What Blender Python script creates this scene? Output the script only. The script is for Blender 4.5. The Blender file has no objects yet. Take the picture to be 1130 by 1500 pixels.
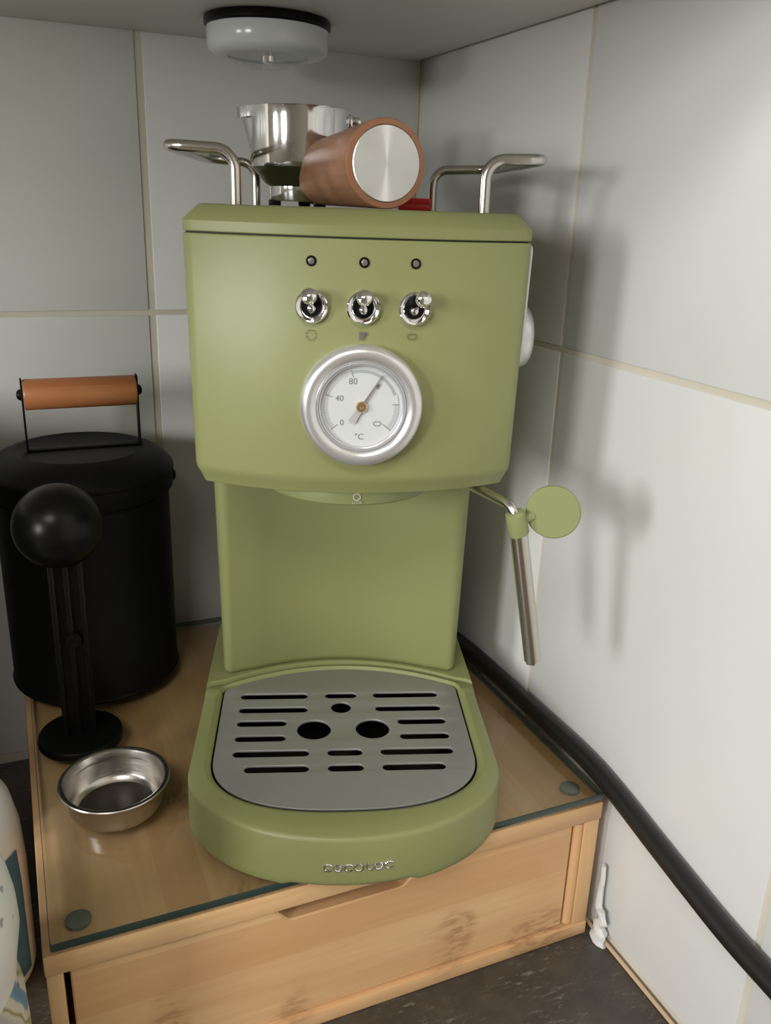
import bpy, bmesh, math, random
from mathutils import Vector, Matrix
random.seed(7)
PI = math.pi
SC = bpy.context.scene
COL = SC.collection

# ---------------------------------------------------------------- camera, light, exposure
EYE = 0.414                                   # lens height above the worktop (metres)
R = [[0.91850429, -0.39403856, 0.03291631],
     [-0.10166746, -0.31579174, -0.94336594],
     [0.38211725, 0.86313915, -0.33011697]]
cam = bpy.data.cameras.new('camera')
cam.sensor_fit = 'VERTICAL'; cam.sensor_height = 24.0; cam.sensor_width = 18.08
cam.lens = 1266.44 / 1500 * 24.0
cam.clip_start = 0.01
co = bpy.data.objects.new('camera', cam); COL.objects.link(co)
M = Matrix.Identity(4)
for i in range(3):
    M[i][0] = R[0][i]; M[i][1] = -R[1][i]; M[i][2] = -R[2][i]
M[0][3], M[1][3], M[2][3] = 0, 0, EYE
co.matrix_world = M
SC.camera = co

SC.view_settings.view_transform = 'Standard'
SC.view_settings.look = 'None'
SC.view_settings.gamma = 1.0
SC.view_settings.use_curve_mapping = False
SC.view_settings.exposure = -0.24

world = bpy.data.worlds.new('room_light'); SC.world = world
world.use_nodes = True
bg = world.node_tree.nodes['Background']
bg.inputs[0].default_value = (1.0, 0.93, 0.85, 1)
bg.inputs[1].default_value = 0.20

def area(name, az, el, dist, sx, sy, power, col, target=(0.2, 0.42, 0.25)):
    """a window: az measured from behind the camera towards the left"""
    a, e = math.radians(az), math.radians(el)
    d = Vector((-math.sin(a) * math.cos(e), -math.cos(a) * math.cos(e), math.sin(e)))
    l = bpy.data.lights.new(name, 'AREA'); l.shape = 'RECTANGLE'
    l.size, l.size_y, l.energy, l.color = sx, sy, power, col
    o = bpy.data.objects.new(name, l); COL.objects.link(o)
    o.location = Vector(target) + d * dist
    o.rotation_euler = d.to_track_quat('Z', 'Y').to_euler()
    return o
area('window_light', 55, 10, 2.4, 0.34, 0.60, 25, (1.0, 0.99, 0.975))
area('window_light', 74, 11.5, 2.2, 0.32, 0.55, 21, (0.96, 0.985, 1.0))
area('ceiling_light', 35, 43, 1.88, 0.6, 0.6, 17, (1.0, 0.985, 0.96))

# ---------------------------------------------------------------- materials
MATS = {}
def mat(name, col=(0.5, 0.5, 0.5), rough=0.5, metal=0.0, **kw):
    m = bpy.data.materials.new(name); m.use_nodes = True
    b = m.node_tree.nodes['Principled BSDF']
    b.inputs['Base Color'].default_value = (*col, 1)
    b.inputs['Roughness'].default_value = rough
    b.inputs['Metallic'].default_value = metal
    for k, v in kw.items():
        b.inputs[{'specular_ior_level': 'Specular IOR Level'}.get(k, k)].default_value = v
    MATS[name] = m
    return m
def nodes(m): return m.node_tree.nodes, m.node_tree.links, m.node_tree.nodes['Principled BSDF']
def N(m, t, **kw):
    n = m.node_tree.nodes.new(t)
    for k, v in kw.items(): setattr(n, k, v)
    return n
def coords(m, scale=(1, 1, 1), rot=(0, 0, 0), kind='Object'):
    tc = N(m, 'ShaderNodeTexCoord'); mp = N(m, 'ShaderNodeMapping')
    mp.inputs['Scale'].default_value = scale; mp.inputs['Rotation'].default_value = rot
    m.node_tree.links.new(tc.outputs[kind], mp.inputs['Vector'])
    return mp.outputs['Vector']
def ramp(m, fac, stops):
    r = N(m, 'ShaderNodeValToRGB'); e = r.color_ramp.elements
    while len(e) < len(stops): e.new(0.5)
    for i, (p, c) in enumerate(stops):
        e[i].position = p; e[i].color = (*c, 1)
    m.node_tree.links.new(fac, r.inputs['Fac'])
    return r.outputs['Color']
def noise(m, vec, scale, detail=3.0, rough=0.5):
    n = N(m, 'ShaderNodeTexNoise')
    n.inputs['Scale'].default_value = scale; n.inputs['Detail'].default_value = detail
    n.inputs['Roughness'].default_value = rough
    m.node_tree.links.new(vec, n.inputs['Vector'])
    return n.outputs['Fac']
def mixc(m, fac, a, b, mode='MIX'):
    n = N(m, 'ShaderNodeMix', data_type='RGBA', blend_type=mode)
    L = m.node_tree.links
    for sock, v in ((n.inputs[0], fac), (n.inputs[6], a), (n.inputs[7], b)):
        if isinstance(v, (int, float)): sock.default_value = v
        elif isinstance(v, tuple): sock.default_value = (*v, 1)
        else: L.new(v, sock)
    return n.outputs[2]
def bump(m, h, strength, dist=0.001):
    b = N(m, 'ShaderNodeBump'); b.inputs['Strength'].default_value = strength
    b.inputs['Distance'].default_value = dist
    m.node_tree.links.new(h, b.inputs['Height'])
    m.node_tree.links.new(b.outputs['Normal'], m.node_tree.nodes['Principled BSDF'].inputs['Normal'])

def satin(name, col, rough, var=0.06, bscale=900, bstr=0.06, **kw):
    m = mat(name, col, rough, **kw); n, L, b = nodes(m)
    v = coords(m)
    f = noise(m, v, 14, 4)
    L.new(mixc(m, f, tuple(c * (1 - var) for c in col), tuple(c * (1 + var) for c in col)), b.inputs['Base Color'])
    if bstr: bump(m, noise(m, v, bscale, 2), bstr, 0.0003)
    return m
GREEN = satin('olive_green_plastic', (0.262, 0.280, 0.112), 0.42, 0.03)
GREEN2 = satin('olive_green_soft_plastic', (0.285, 0.315, 0.135), 0.36, 0.03)
DARKG = mat('seam_shade', (0.02, 0.022, 0.012), 0.7)
BLACK = satin('black_plastic', (0.004, 0.004, 0.004), 0.30, 0.1, 900, 0.03, specular_ior_level=0.2)
BLACKM = satin('black_painted_metal', (0.005, 0.005, 0.005), 0.46, 0.12, 700, 0.1, specular_ior_level=0.12)
CORD = satin('black_cord_rubber', (0.010, 0.009, 0.008), 0.42, 0.1)
STEEL = mat('brushed_steel_rod', (0.62, 0.59, 0.55), 0.24, 1.0)
CHROME = mat('chrome', (0.82, 0.82, 0.82), 0.07, 1.0)
POTSTEEL = mat('polished_aluminium', (0.72, 0.71, 0.70), 0.10, 1.0)
n_, L_, b_ = nodes(POTSTEEL)
bump(POTSTEEL, noise(POTSTEEL, coords(POTSTEEL, (1, 1, 0.05)), 60, 3), 0.25, 0.002)
BASKETSTEEL = mat('worn_steel', (0.52, 0.49, 0.455), 0.27, 1.0)
bump(BASKETSTEEL, noise(BASKETSTEEL, coords(BASKETSTEEL, (1, 1, 3)), 90, 3), 0.2, 0.001)
PLATE = satin('matt_grey_steel', (0.33, 0.33, 0.31), 0.45, 0.03, 1500, 0.08, metal=0.4)
SILVER = satin('satin_silver', (0.78, 0.78, 0.78), 0.30, 0.02, 1500, 0.05, metal=0.75)
DIAL = mat('dial_face', (0.70, 0.72, 0.72), 0.5)
PRINT = mat('grey_print', (0.13, 0.13, 0.13), 0.6)
PRINTL = mat('pale_grey_print', (0.36, 0.38, 0.38), 0.6)
PRINTW = mat('cream_print', (0.62, 0.62, 0.50), 0.6)
PRINTD = mat('icon_print', (0.135, 0.15, 0.055), 0.6)
NEEDLE = mat('needle_metal', (0.45, 0.43, 0.44), 0.35, 0.6)
BRASS = mat('brass', (0.85, 0.62, 0.38), 0.3, 1.0)
LED = mat('indicator_lens', (0.16, 0.15, 0.14), 0.2)
RED = mat('red_plastic', (0.78, 0.02, 0.015), 0.4)
WHITEP = satin('white_plastic', (0.72, 0.71, 0.68), 0.3, 0.02)
PUCK = satin('glossy_white_plastic', (0.66, 0.70, 0.69), 0.16, 0.02, bstr=0)
TEAL = satin('teal_label', (0.004, 0.10, 0.20), 0.35, 0.1)
CAULK = satin('white_sealant', (0.70, 0.70, 0.67), 0.6, 0.06, 300, 0.4)
TRIM = satin('wood_trim', (0.56, 0.40, 0.25), 0.6, 0.15)
GROUT = satin('beige_grout', (0.60, 0.56, 0.46), 0.85, 0.18, 500, 0.3)
SHELF = satin('white_laminate', (0.74, 0.73, 0.69), 0.5, 0.02)

def tile_mat():
    m = mat('white_glazed_tile', (0.70, 0.70, 0.66), 0.28); n, L, b = nodes(m)
    v = coords(m)
    f = noise(m, v, 6, 3)
    L.new(ramp(m, f, [(0.3, (0.665, 0.665, 0.64)), (0.7, (0.72, 0.72, 0.695))]), b.inputs['Base Color'])
    bump(m, noise(m, v, 9, 2), 0.15, 0.004)
    b.inputs['Specular IOR Level'].default_value = 0.4
    return m
TILE = tile_mat()

def bamboo(name, axis, base, dark, strip=0.022, length=0.34, rough=0.42, knots=True):
    """laminated bamboo: strips run along 'axis' of the object, grain stretched along them"""
    m = mat(name, base, rough); n, L, b = nodes(m)
    tc = N(m, 'ShaderNodeTexCoord'); sp = N(m, 'ShaderNodeSeparateXYZ'); cb = N(m, 'ShaderNodeCombineXYZ')
    L.new(tc.outputs['Object'], sp.inputs[0])
    o = sp.outputs
    along, across = {'x': (o['X'], o['Z']), 'y': (o['Y'], o['X']), 'z': (o['Z'], o['X'])}[axis]
    L.new(along, cb.inputs[0]); L.new(across, cb.inputs[1])
    br = N(m, 'ShaderNodeTexBrick'); br.offset = 0.37; br.offset_frequency = 2
    br.inputs['Scale'].default_value = 1.0
    br.inputs['Brick Width'].default_value = length; br.inputs['Row Height'].default_value = strip
    br.inputs['Mortar Size'].default_value = 0.0
    br.inputs['Color1'].default_value = (0, 0, 0, 1); br.inputs['Color2'].default_value = (1, 1, 1, 1)
    L.new(cb.outputs[0], br.inputs['Vector'])
    sc = {'x': (9, 130, 130), 'y': (130, 9, 130), 'z': (130, 130, 9)}[axis]
    g = noise(m, coords(m, sc), 1.6, 5, 0.6)
    sc2 = {'x': (3, 14, 14), 'y': (14, 3, 14), 'z': (14, 14, 3)}[axis]
    g2 = noise(m, coords(m, sc2), 1.5, 3)
    mid = tuple(p * 0.25 + q * 0.75 for p, q in zip(base, dark))
    c1 = mixc(m, br.outputs['Color'], base, mid)
    c2 = mixc(m, ramp(m, g, [(0.35, (0, 0, 0)), (0.75, (1, 1, 1))]), c1, dark)
    c2 = mixc(m, 0.55, c1, c2)
    c3 = mixc(m, ramp(m, g2, [(0.45, (0, 0, 0)), (0.75, (0.75, 0.75, 0.75))]), c2, dark)
    if knots:
        sk = {'x': (9, 7, 7), 'y': (7, 9, 7), 'z': (7, 7, 9)}[axis]
        k1 = noise(m, coords(m, sk), 2.3, 1)
        st = {'x': (60, 600, 60), 'y': (600, 60, 60), 'z': (600, 60, 60)}[axis]
        k2 = noise(m, coords(m, {'x': (120, 420, 420), 'y': (420, 120, 420), 'z': (420, 420, 120)}[axis]), 1.0, 2)
        kk = N(m, 'ShaderNodeMath', operation='MULTIPLY')
        L.new(ramp(m, k1, [(0.60, (0, 0, 0)), (0.70, (1, 1, 1))]), kk.inputs[0])
        L.new(ramp(m, k2, [(0.44, (0.22, 0.22, 0.22)), (0.62, (0.8, 0.8, 0.8))]), kk.inputs[1])
        c3 = mixc(m, kk.outputs[0], c3, tuple(c * 0.7 for c in dark))
    L.new(c3, b.inputs['Base Color'])
    bump(m, g, 0.12, 0.0006)
    return m
BAM_X = bamboo('bamboo_front', 'x', (0.86, 0.575, 0.30), (0.67, 0.36, 0.165), 0.026, 0.4)
BAM_Y = bamboo('bamboo_top_shaded', 'y', (0.58, 0.36, 0.18), (0.42, 0.225, 0.10), 0.021, 0.42)  # darker than the front bamboo: shade under the glass put into the colour
BAM_Z = bamboo('bamboo_upright', 'z', (0.86, 0.575, 0.30), (0.69, 0.385, 0.18), 0.03, 0.5, 0.42, False)
WALNUT = bamboo('reddish_brown_wood', 'z', (0.44, 0.22, 0.125), (0.17, 0.070, 0.036), 0.05, 0.6, 0.45, False)
WALNUT_END = bamboo('reddish_brown_end_grain', 'x', (0.50, 0.245, 0.135), (0.36, 0.155, 0.08), 0.05, 0.6, 0.45, False)
BEECH = bamboo('orange_brown_wood', 'x', (0.55, 0.225, 0.085), (0.40, 0.14, 0.05), 0.05, 0.6, 0.35, False)

def counter_mat():
    m = mat('dark_worktop', (0.05, 0.045, 0.04), 0.45); n, L, b = nodes(m)
    a = noise(m, coords(m, (1, 1, 1), (0, 0, 0.5)), 28, 6, 0.65)
    s = noise(m, coords(m, (1.0, 3.2, 1), (0, 0, 0.35)), 120, 4, 0.7)
    d = noise(m, coords(m, (1.0, 2.0, 1), (0, 0, 0.35)), 26, 3)
    c = ramp(m, a, [(0.3, (0.040, 0.034, 0.029)), (0.7, (0.095, 0.080, 0.068))])
    k = N(m, 'ShaderNodeMath', operation='MULTIPLY')
    L.new(ramp(m, s, [(0.54, (0, 0, 0)), (0.68, (1, 1, 1))]), k.inputs[0])
    L.new(ramp(m, d, [(0.40, (0, 0, 0)), (0.60, (0.8, 0.8, 0.8))]), k.inputs[1])
    L.new(mixc(m, k.outputs[0], c, (0.26, 0.235, 0.21)), b.inputs['Base Color'])
    bump(m, a, 0.15, 0.0006)
    return m
COUNTER = counter_mat()

def thin_clear(name, tint, gloss_rough=0.03, ior=1.5):
    """thin clear sheet: tinted transparency with a Fresnel reflection"""
    m = bpy.data.materials.new(name); m.use_nodes = True
    t = m.node_tree; t.nodes.clear()
    o = t.nodes.new('ShaderNodeOutputMaterial'); mx = t.nodes.new('ShaderNodeMixShader')
    tr = t.nodes.new('ShaderNodeBsdfTransparent'); gl = t.nodes.new('ShaderNodeBsdfGlossy')
    fr = t.nodes.new('ShaderNodeFresnel'); fr.inputs['IOR'].default_value = ior
    tr.inputs[0].default_value = (*tint, 1); gl.inputs['Roughness'].default_value = gloss_rough
    ge = t.nodes.new('ShaderNodeNewGeometry'); sb = t.nodes.new('ShaderNodeMath'); sb.operation = 'SUBTRACT'; sb.inputs[0].default_value = 1
    mu = t.nodes.new('ShaderNodeMath'); mu.operation = 'MULTIPLY'
    t.links.new(ge.outputs['Backfacing'], sb.inputs[1]); t.links.new(sb.outputs[0], mu.inputs[0]); t.links.new(fr.outputs[0], mu.inputs[1])
    t.links.new(mu.outputs[0], mx.inputs[0]); t.links.new(tr.outputs[0], mx.inputs[1])
    t.links.new(gl.outputs[0], mx.inputs[2]); t.links.new(mx.outputs[0], o.inputs[0])
    return m
GLASS = thin_clear('clear_glass_sheet', (0.93, 0.95, 0.93))
LENS = thin_clear('clear_plastic', (0.97, 0.97, 0.97))
GLASSEDGE = mat('green_glass_edge', (0.035, 0.060, 0.050), 0.15)

def radial_metal():
    m = mat('spun_aluminium', (0.80, 0.795, 0.78), 0.34, 1.0); n, L, b = nodes(m)
    b.inputs['Anisotropic'].default_value = 0.92
    tg = N(m, 'ShaderNodeTangent', direction_type='RADIAL', axis='Z')
    L.new(tg.outputs[0], b.inputs['Tangent'])
    return m
SPUN = radial_metal()

def floral():
    m = mat('white_floral_print', (0.74, 0.75, 0.72), 0.3); n, L, b = nodes(m)
    tc = N(m, 'ShaderNodeTexCoord'); sp = N(m, 'ShaderNodeSeparateXYZ'); L.new(tc.outputs['Object'], sp.inputs[0])
    sp1 = noise(m, coords(m), 150, 2)
    c = mixc(m, ramp(m, sp1, [(0.64, (0, 0, 0)), (0.68, (0.8, 0.8, 0.8))]), (0.74, 0.75, 0.72), (0.22, 0.23, 0.26))
    w = N(m, 'ShaderNodeTexWave', wave_type='BANDS', bands_direction='DIAGONAL')
    w.inputs['Scale'].default_value = 16; w.inputs['Distortion'].default_value = 3; w.inputs['Detail'].default_value = 2
    w.inputs['Detail Scale'].default_value = 2
    L.new(coords(m), w.inputs['Vector'])
    pat = ramp(m, w.outputs['Fac'], [(0.0, (0.06, 0.22, 0.40)), (0.14, (0.10, 0.33, 0.52)), (0.2, (0.62, 0.60, 0.50)),
                                     (0.55, (0.62, 0.61, 0.52)), (0.72, (0.24, 0.26, 0.07)), (0.85, (0.60, 0.58, 0.48)), (1.0, (0.45, 0.40, 0.42))])
    pur = ramp(m, noise(m, coords(m), 95, 1), [(0.66, (0, 0, 0)), (0.70, (1, 1, 1))])
    pat = mixc(m, pur, pat, (0.13, 0.11, 0.24))
    st = N(m, 'ShaderNodeMath', operation='LESS_THAN'); st.inputs[1].default_value = 0.131
    L.new(sp.outputs['Z'], st.inputs[0])
    L.new(mixc(m, st.outputs[0], c, pat), b.inputs['Base Color'])
    return m
FLORAL = floral()

# ---------------------------------------------------------------- mesh helpers
class MB:
    def __init__(s): s.bm = bmesh.new(); s.mi = 0
    def _tag(s, faces):
        for f in faces: f.material_index = s.mi
    def ring(s, pts): return [s.bm.verts.new(p) for p in pts]
    def skin(s, a, b, closed=True):
        n = len(a); fs = []
        for i in range(n if closed else n - 1):
            j = (i + 1) % n
            try: fs.append(s.bm.faces.new((a[i], a[j], b[j], b[i])))
            except ValueError: pass
        s._tag(fs)
    def cap(s, r, flip=False):
        f = s.bm.faces.new(list(reversed(r)) if flip else r); s._tag([f])
    def fan(s, r, p, flip=False):
        c = s.bm.verts.new(p); n = len(r)
        for i in range(n):
            t = (r[i], r[(i + 1) % n], c)
            s._tag([s.bm.faces.new(t[::-1] if flip else t)])
    def box(s, x0, x1, y0, y1, z0, z1, bev=0.0, seg=2, mtx=None):
        r = bmesh.ops.create_cube(s.bm, size=1)
        vs = r['verts']
        for v in vs:
            v.co = Vector(((x0 + x1) / 2 + v.co.x * (x1 - x0), (y0 + y1) / 2 + v.co.y * (y1 - y0), (z0 + z1) / 2 + v.co.z * (z1 - z0)))
        es = {e for v in vs for e in v.link_edges}
        fs = {f for v in vs for f in v.link_faces}
        s._tag(fs)
        if bev:
            r = bmesh.ops.bevel(s.bm, geom=list(es), offset=bev, segments=seg, profile=0.5, affect='EDGES')
            s._tag(r['faces']); vs = list({v for f in r['faces'] for v in f.verts} | {v for v in vs if v.is_valid})
        if mtx: bmesh.ops.transform(s.bm, matrix=mtx, verts=vs)
    def loft(s, outline, prof, cap0=True, cap1=True):
        """outline: CCW list of (x,y); prof: list of (z, inset)"""
        nr = normals(outline); prev = None; first = None
        for z, ins in prof:
            r = s.ring([(p[0] - q[0] * ins, p[1] - q[1] * ins, z) for p, q in zip(outline, nr)])
            if prev: s.skin(prev, r)
            else: first = r
            prev = r
        if cap0: s.cap(first, True)
        if cap1: s.cap(prev)
        return first, prev
    def lathe(s, prof, n=48, mtx=None, a0=0.0, a1=2 * PI, sx=1.0):
        """prof: list of (r, h); r = 0 closes the end"""
        mtx = mtx or Matrix.Identity(4); full = abs(a1 - a0 - 2 * PI) < 1e-6
        prev = None; m = n if full else n + 1
        for r, h in prof:
            if r <= 1e-9: cur = ('p', s.bm.verts.new(mtx @ Vector((0, 0, h))))
            else: cur = ('r', s.ring([mtx @ Vector((r * sx * math.cos(a0 + (a1 - a0) * i / n), r * math.sin(a0 + (a1 - a0) * i / n), h)) for i in range(m)]))
            if prev:
                if prev[0] == 'r' and cur[0] == 'r': s.skin(prev[1], cur[1], full)
                elif prev[0] == 'r' or cur[0] == 'r':
                    rr, pp, fl = (prev[1], cur[1], False) if prev[0] == 'r' else (cur[1], prev[1], True)
                    for i in range(n):
                        t = (rr[i], rr[(i + 1) % m], pp)
                        s._tag([s.bm.faces.new(t[::-1] if fl else t)])
            prev = cur
    def tube(s, path, rad, n=14, caps=True, sx=1.0):
        path = [Vector(p) for p in path]; K = len(path)
        rs = rad if isinstance(rad, (list, tuple)) else [rad] * K
        T = [(path[min(i + 1, K - 1)] - path[max(i - 1, 0)]).normalized() for i in range(K)]
        u = T[0].orthogonal().normalized(); prev = None; first = None
        for i in range(K):
            u = (u - T[i] * u.dot(T[i])).normalized(); v = T[i].cross(u)
            r = s.ring([path[i] + (u * math.cos(2 * PI * k / n) + v * math.sin(2 * PI * k / n)) * rs[i] for k in range(n)])
            if prev: s.skin(prev, r)
            else: first = r
            prev = r
        if caps: s.cap(first, True); s.cap(prev)
    def sphere(s, c, r, n=32, sz=1.0):
        ring = []
        k = n // 2
        prof = [(r * math.sin(PI * i / k), -r * sz * math.cos(PI * i / k)) for i in range(k + 1)]
        prof[0] = (0, -r * sz); prof[-1] = (0, r * sz)
        s.lathe(prof, n, Matrix.Translation(c))
    def add_mesh(s, me, mtx):
        off = len(s.bm.verts); vs = [s.bm.verts.new(mtx @ v.co) for v in me.vertices]
        for p in me.polygons:
            try: s._tag([s.bm.faces.new([vs[i] for i in p.vertices])])
            except ValueError: pass
    def build(s, name, mats, parent=None, angle=35, loc=None):
        me = bpy.data.meshes.new(name)
        bmesh.ops.recalc_face_normals(s.bm, faces=s.bm.faces[:])
        s.bm.to_mesh(me); s.bm.free()
        for m in (mats if isinstance(mats, (list, tuple)) else [mats]): me.materials.append(m)
        me.polygons.foreach_set('use_smooth', [True] * len(me.polygons))
        me.set_sharp_from_angle(angle=math.radians(angle))
        o = bpy.data.objects.new(name, me); COL.objects.link(o)
        if parent: o.parent = parent
        if loc: o.location = loc
        return o

def normals(o):
    n = len(o); out = []
    for i in range(n):
        p, q, r = o[i - 1], o[i], o[(i + 1) % n]
        e1 = Vector((q[0] - p[0], q[1] - p[1])); e2 = Vector((r[0] - q[0], r[1] - q[1]))
        if e1.length < 1e-9: e1 = e2
        if e2.length < 1e-9: e2 = e1
        e1.normalize(); e2.normalize()
        n1 = Vector((e1.y, -e1.x)); n2 = Vector((e2.y, -e2.x)); t = n1 + n2
        t.normalize(); k = max(0.5, t.dot(n1))
        out.append((t.x / k, t.y / k))
    return out
def round_path(pts, rad, seg=7, closed=False):
    """polyline with its corners rounded; rad a number or one per point"""
    P = [Vector(p) for p in pts]; n = len(P); out = []
    rs = rad if isinstance(rad, (list, tuple)) else [rad] * n
    for i in range(n):
        if (not closed and i in (0, n - 1)) or rs[i] <= 0: out.append(P[i]); continue
        a, b, c = P[i - 1], P[i], P[(i + 1) % n]
        d1, d2 = (a - b), (c - b); l1, l2 = d1.length, d2.length; d1.normalize(); d2.normalize()
        ang = d1.angle(d2)
        if ang > PI - 0.02: out.append(b); continue
        t = min(rs[i] / math.tan(ang / 2), l1 * 0.49, l2 * 0.49); r = t * math.tan(ang / 2)
        p, q = b + d1 * t, b + d2 * t
        cen = b + (d1 + d2).normalized() * (r / math.sin(ang / 2))
        v1, v2 = p - cen, q - cen; w = v1.angle(v2)
        for k in range(seg + 1):
            f = k / seg
            out.append(cen + (v1 * math.sin((1 - f) * w) + v2 * math.sin(f * w)) / math.sin(w))
    return out
def outline(pts, rad, seg=7): return [(p.x, p.y) for p in round_path([(x, y, 0) for x, y in pts], rad, seg, True)]
def polar(o, cx, cy, n=240):
    """resample a star-shaped outline at n equal angles about (cx, cy)"""
    res = []
    for k in range(n):
        a = 2 * PI * k / n; d = (math.cos(a), math.sin(a)); best = 0
        for i in range(len(o)):
            x1, y1 = o[i][0] - cx, o[i][1] - cy; x2, y2 = o[(i + 1) % len(o)][0] - cx, o[(i + 1) % len(o)][1] - cy
            ex, ey = x2 - x1, y2 - y1; den = d[0] * ey - d[1] * ex
            if abs(den) < 1e-12: continue
            t = (x1 * ey - y1 * ex) / den; u = (x1 * d[1] - y1 * d[0]) / den
            if t > 0 and -1e-6 <= u <= 1 + 1e-6: best = max(best, t)
        res.append((cx + d[0] * best, cy + d[1] * best))
    return res
def curve_mesh(build_fn, kind):
    cu = bpy.data.curves.new('temp', kind); build_fn(cu)
    o = bpy.data.objects.new('temp', cu); COL.objects.link(o)
    bpy.context.view_layer.update()
    me = bpy.data.meshes.new_from_object(o.evaluated_get(bpy.context.evaluated_depsgraph_get()))
    bpy.data.objects.remove(o); bpy.data.curves.remove(cu)
    return me
def text_mesh(s, size, extrude=0.00006, space=1.0):
    def f(cu):
        cu.body = s; cu.size = size; cu.extrude = extrude; cu.align_x = 'CENTER'; cu.align_y = 'CENTER'; cu.resolution_u = 4
        cu.space_character = space
    return curve_mesh(f, 'FONT')
def plate_mesh(outer, holes, half, bev):
    def f(cu):
        cu.dimensions = '2D'; cu.fill_mode = 'BOTH'; cu.extrude = half; cu.bevel_depth = bev; cu.bevel_resolution = 2
        for o in [outer] + holes:
            sp = cu.splines.new('POLY'); sp.points.add(len(o) - 1); sp.use_cyclic_u = True
            for p, q in zip(sp.points, o): p.co = (q[0], q[1], 0, 1)
    return curve_mesh(f, 'CURVE')
def thing(name, label, cat, loc=(0, 0, 0), rotz=0.0, group=None):
    o = bpy.data.objects.new(name, None); COL.objects.link(o); o.empty_display_size = 0.02
    o.location = loc; o.rotation_euler = (0, 0, rotz); o['label'] = label; o['category'] = cat
    if group: o['group'] = group
    return o
def tag(o, label, cat):
    o['label'] = label; o['category'] = cat; return o
def struct(o): o['kind'] = 'structure'; return o
def face_mtx(x, y, z, phi=0.0):
    """frame on an upright front: local X right, Y up, Z out of the face (towards -y), turned by phi about z"""
    return Matrix.Translation((x, y, z)) @ Matrix.Rotation(phi, 4, 'Z') @ Matrix.Rotation(PI / 2, 4, 'X')

# ---------------------------------------------------------------- the corner: walls, worktop, cabinet
WX, WY = 0.297, 0.635                     # tiled wall faces
ROW = 0.340; TH = 0.336                   # height of the joint in view, tile height
G = 0.0034
def tile_wall(name, kind):
    b = MB()
    if kind == 'back': b.box(-2.70, WX + 0.03, WY + 0.0007, WY + 0.05, -0.90, 1.60)
    else: b.box(WX + 0.0007, WX + 0.05, -2.70, WY + 0.0007, -0.90, 1.60)
    w = struct(b.build(name, GROUT))
    me = None
    for row in (-1, 0):
        z0 = ROW + row * TH
        for k in range(5):
            wd = 0.2015 if kind == 'back' else 0.206
            if me is None:
                t = MB()
                if kind == 'back': t.box(G / 2, wd - G / 2, 0, 0.006, G / 2, TH - G / 2, 0.0008, 2)
                else: t.box(0, 0.006, G / 2, wd - G / 2, G / 2, TH - G / 2, 0.0008, 2)
                o = t.build('tile', TILE, w); me = o.data
            else:
                o = bpy.data.objects.new('tile', me); COL.objects.link(o); o.parent = w
            e = random.uniform(-0.0002, 0.0002)
            if kind == 'back': o.location = (WX - wd * (k + 1) + (0.0015 if k == 0 else 0), WY + e, z0)
            else: o.location = (WX + e, 0.425 + wd - wd * (k + 1), z0)
    return w
tile_wall('wall_back', 'back'); tile_wall('wall_right', 'right')

PAINT = satin('warm_white_paint', (0.60, 0.595, 0.575), 0.8, 0.03)
OAK = satin('brown_floor', (0.30, 0.20, 0.12), 0.5, 0.2)
b = MB(); b.box(-2.75, WX + 0.05, -2.75, WY + 0.05, -0.95, -0.90); struct(b.build('floor', OAK))
b = MB(); b.box(-2.75, WX + 0.05, -2.75, WY + 0.05, 1.60, 1.65); struct(b.build('ceiling', PAINT))
b = MB(); b.box(-2.75, -2.70, -2.75, WY + 0.05, -0.90, 1.60); struct(b.build('wall_left', PAINT))
b = MB(); b.box(-2.70, WX + 0.05, -2.75, -2.70, -0.90, 1.60); struct(b.build('wall_front', PAINT))
b = MB(); b.box(-0.75, WX - 0.0005, 0.02, WY - 0.0005, -0.04, 0, 0.003)
tag(b.build('worktop', COUNTER), 'dark grey-brown speckled kitchen worktop in the corner', 'worktop')
b = MB()
b.tube(round_path([(WX - 0.002, 0.02, 0.001), (WX - 0.0022, 0.2, 0.0012), (WX - 0.002, WY - 0.03, 0.001)], 0), 0.0013, 8)
struct(b.build('trim_1', TRIM))

cab = thing('wall_cabinet', 'off-white upper cabinet whose underside hangs over the coffee machine', 'cabinet', (0, 0, 0.516))
b = MB(); b.box(-0.75, WX - 0.003, 0.255, WY - 0.001, 0, 0.018, 0.0008); b.build('bottom_panel', SHELF, cab)
b = MB(); b.box(WX - 0.021, WX - 0.003, 0.255, WY - 0.001, 0.0182, 0.48, 0.0008); b.build('side_panel', SHELF, cab)
b = MB(); b.box(-0.75, -0.732, 0.255, WY - 0.001, 0.0182, 0.48, 0.0008); b.build('side_panel', SHELF, cab)
for x0 in (-0.75, -0.228):
    b = MB(); b.box(x0 + 0.001, x0 + 0.5205, 0.235, 0.2545, 0.002, 0.48, 0.001); b.build('door', SHELF, cab)

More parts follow.
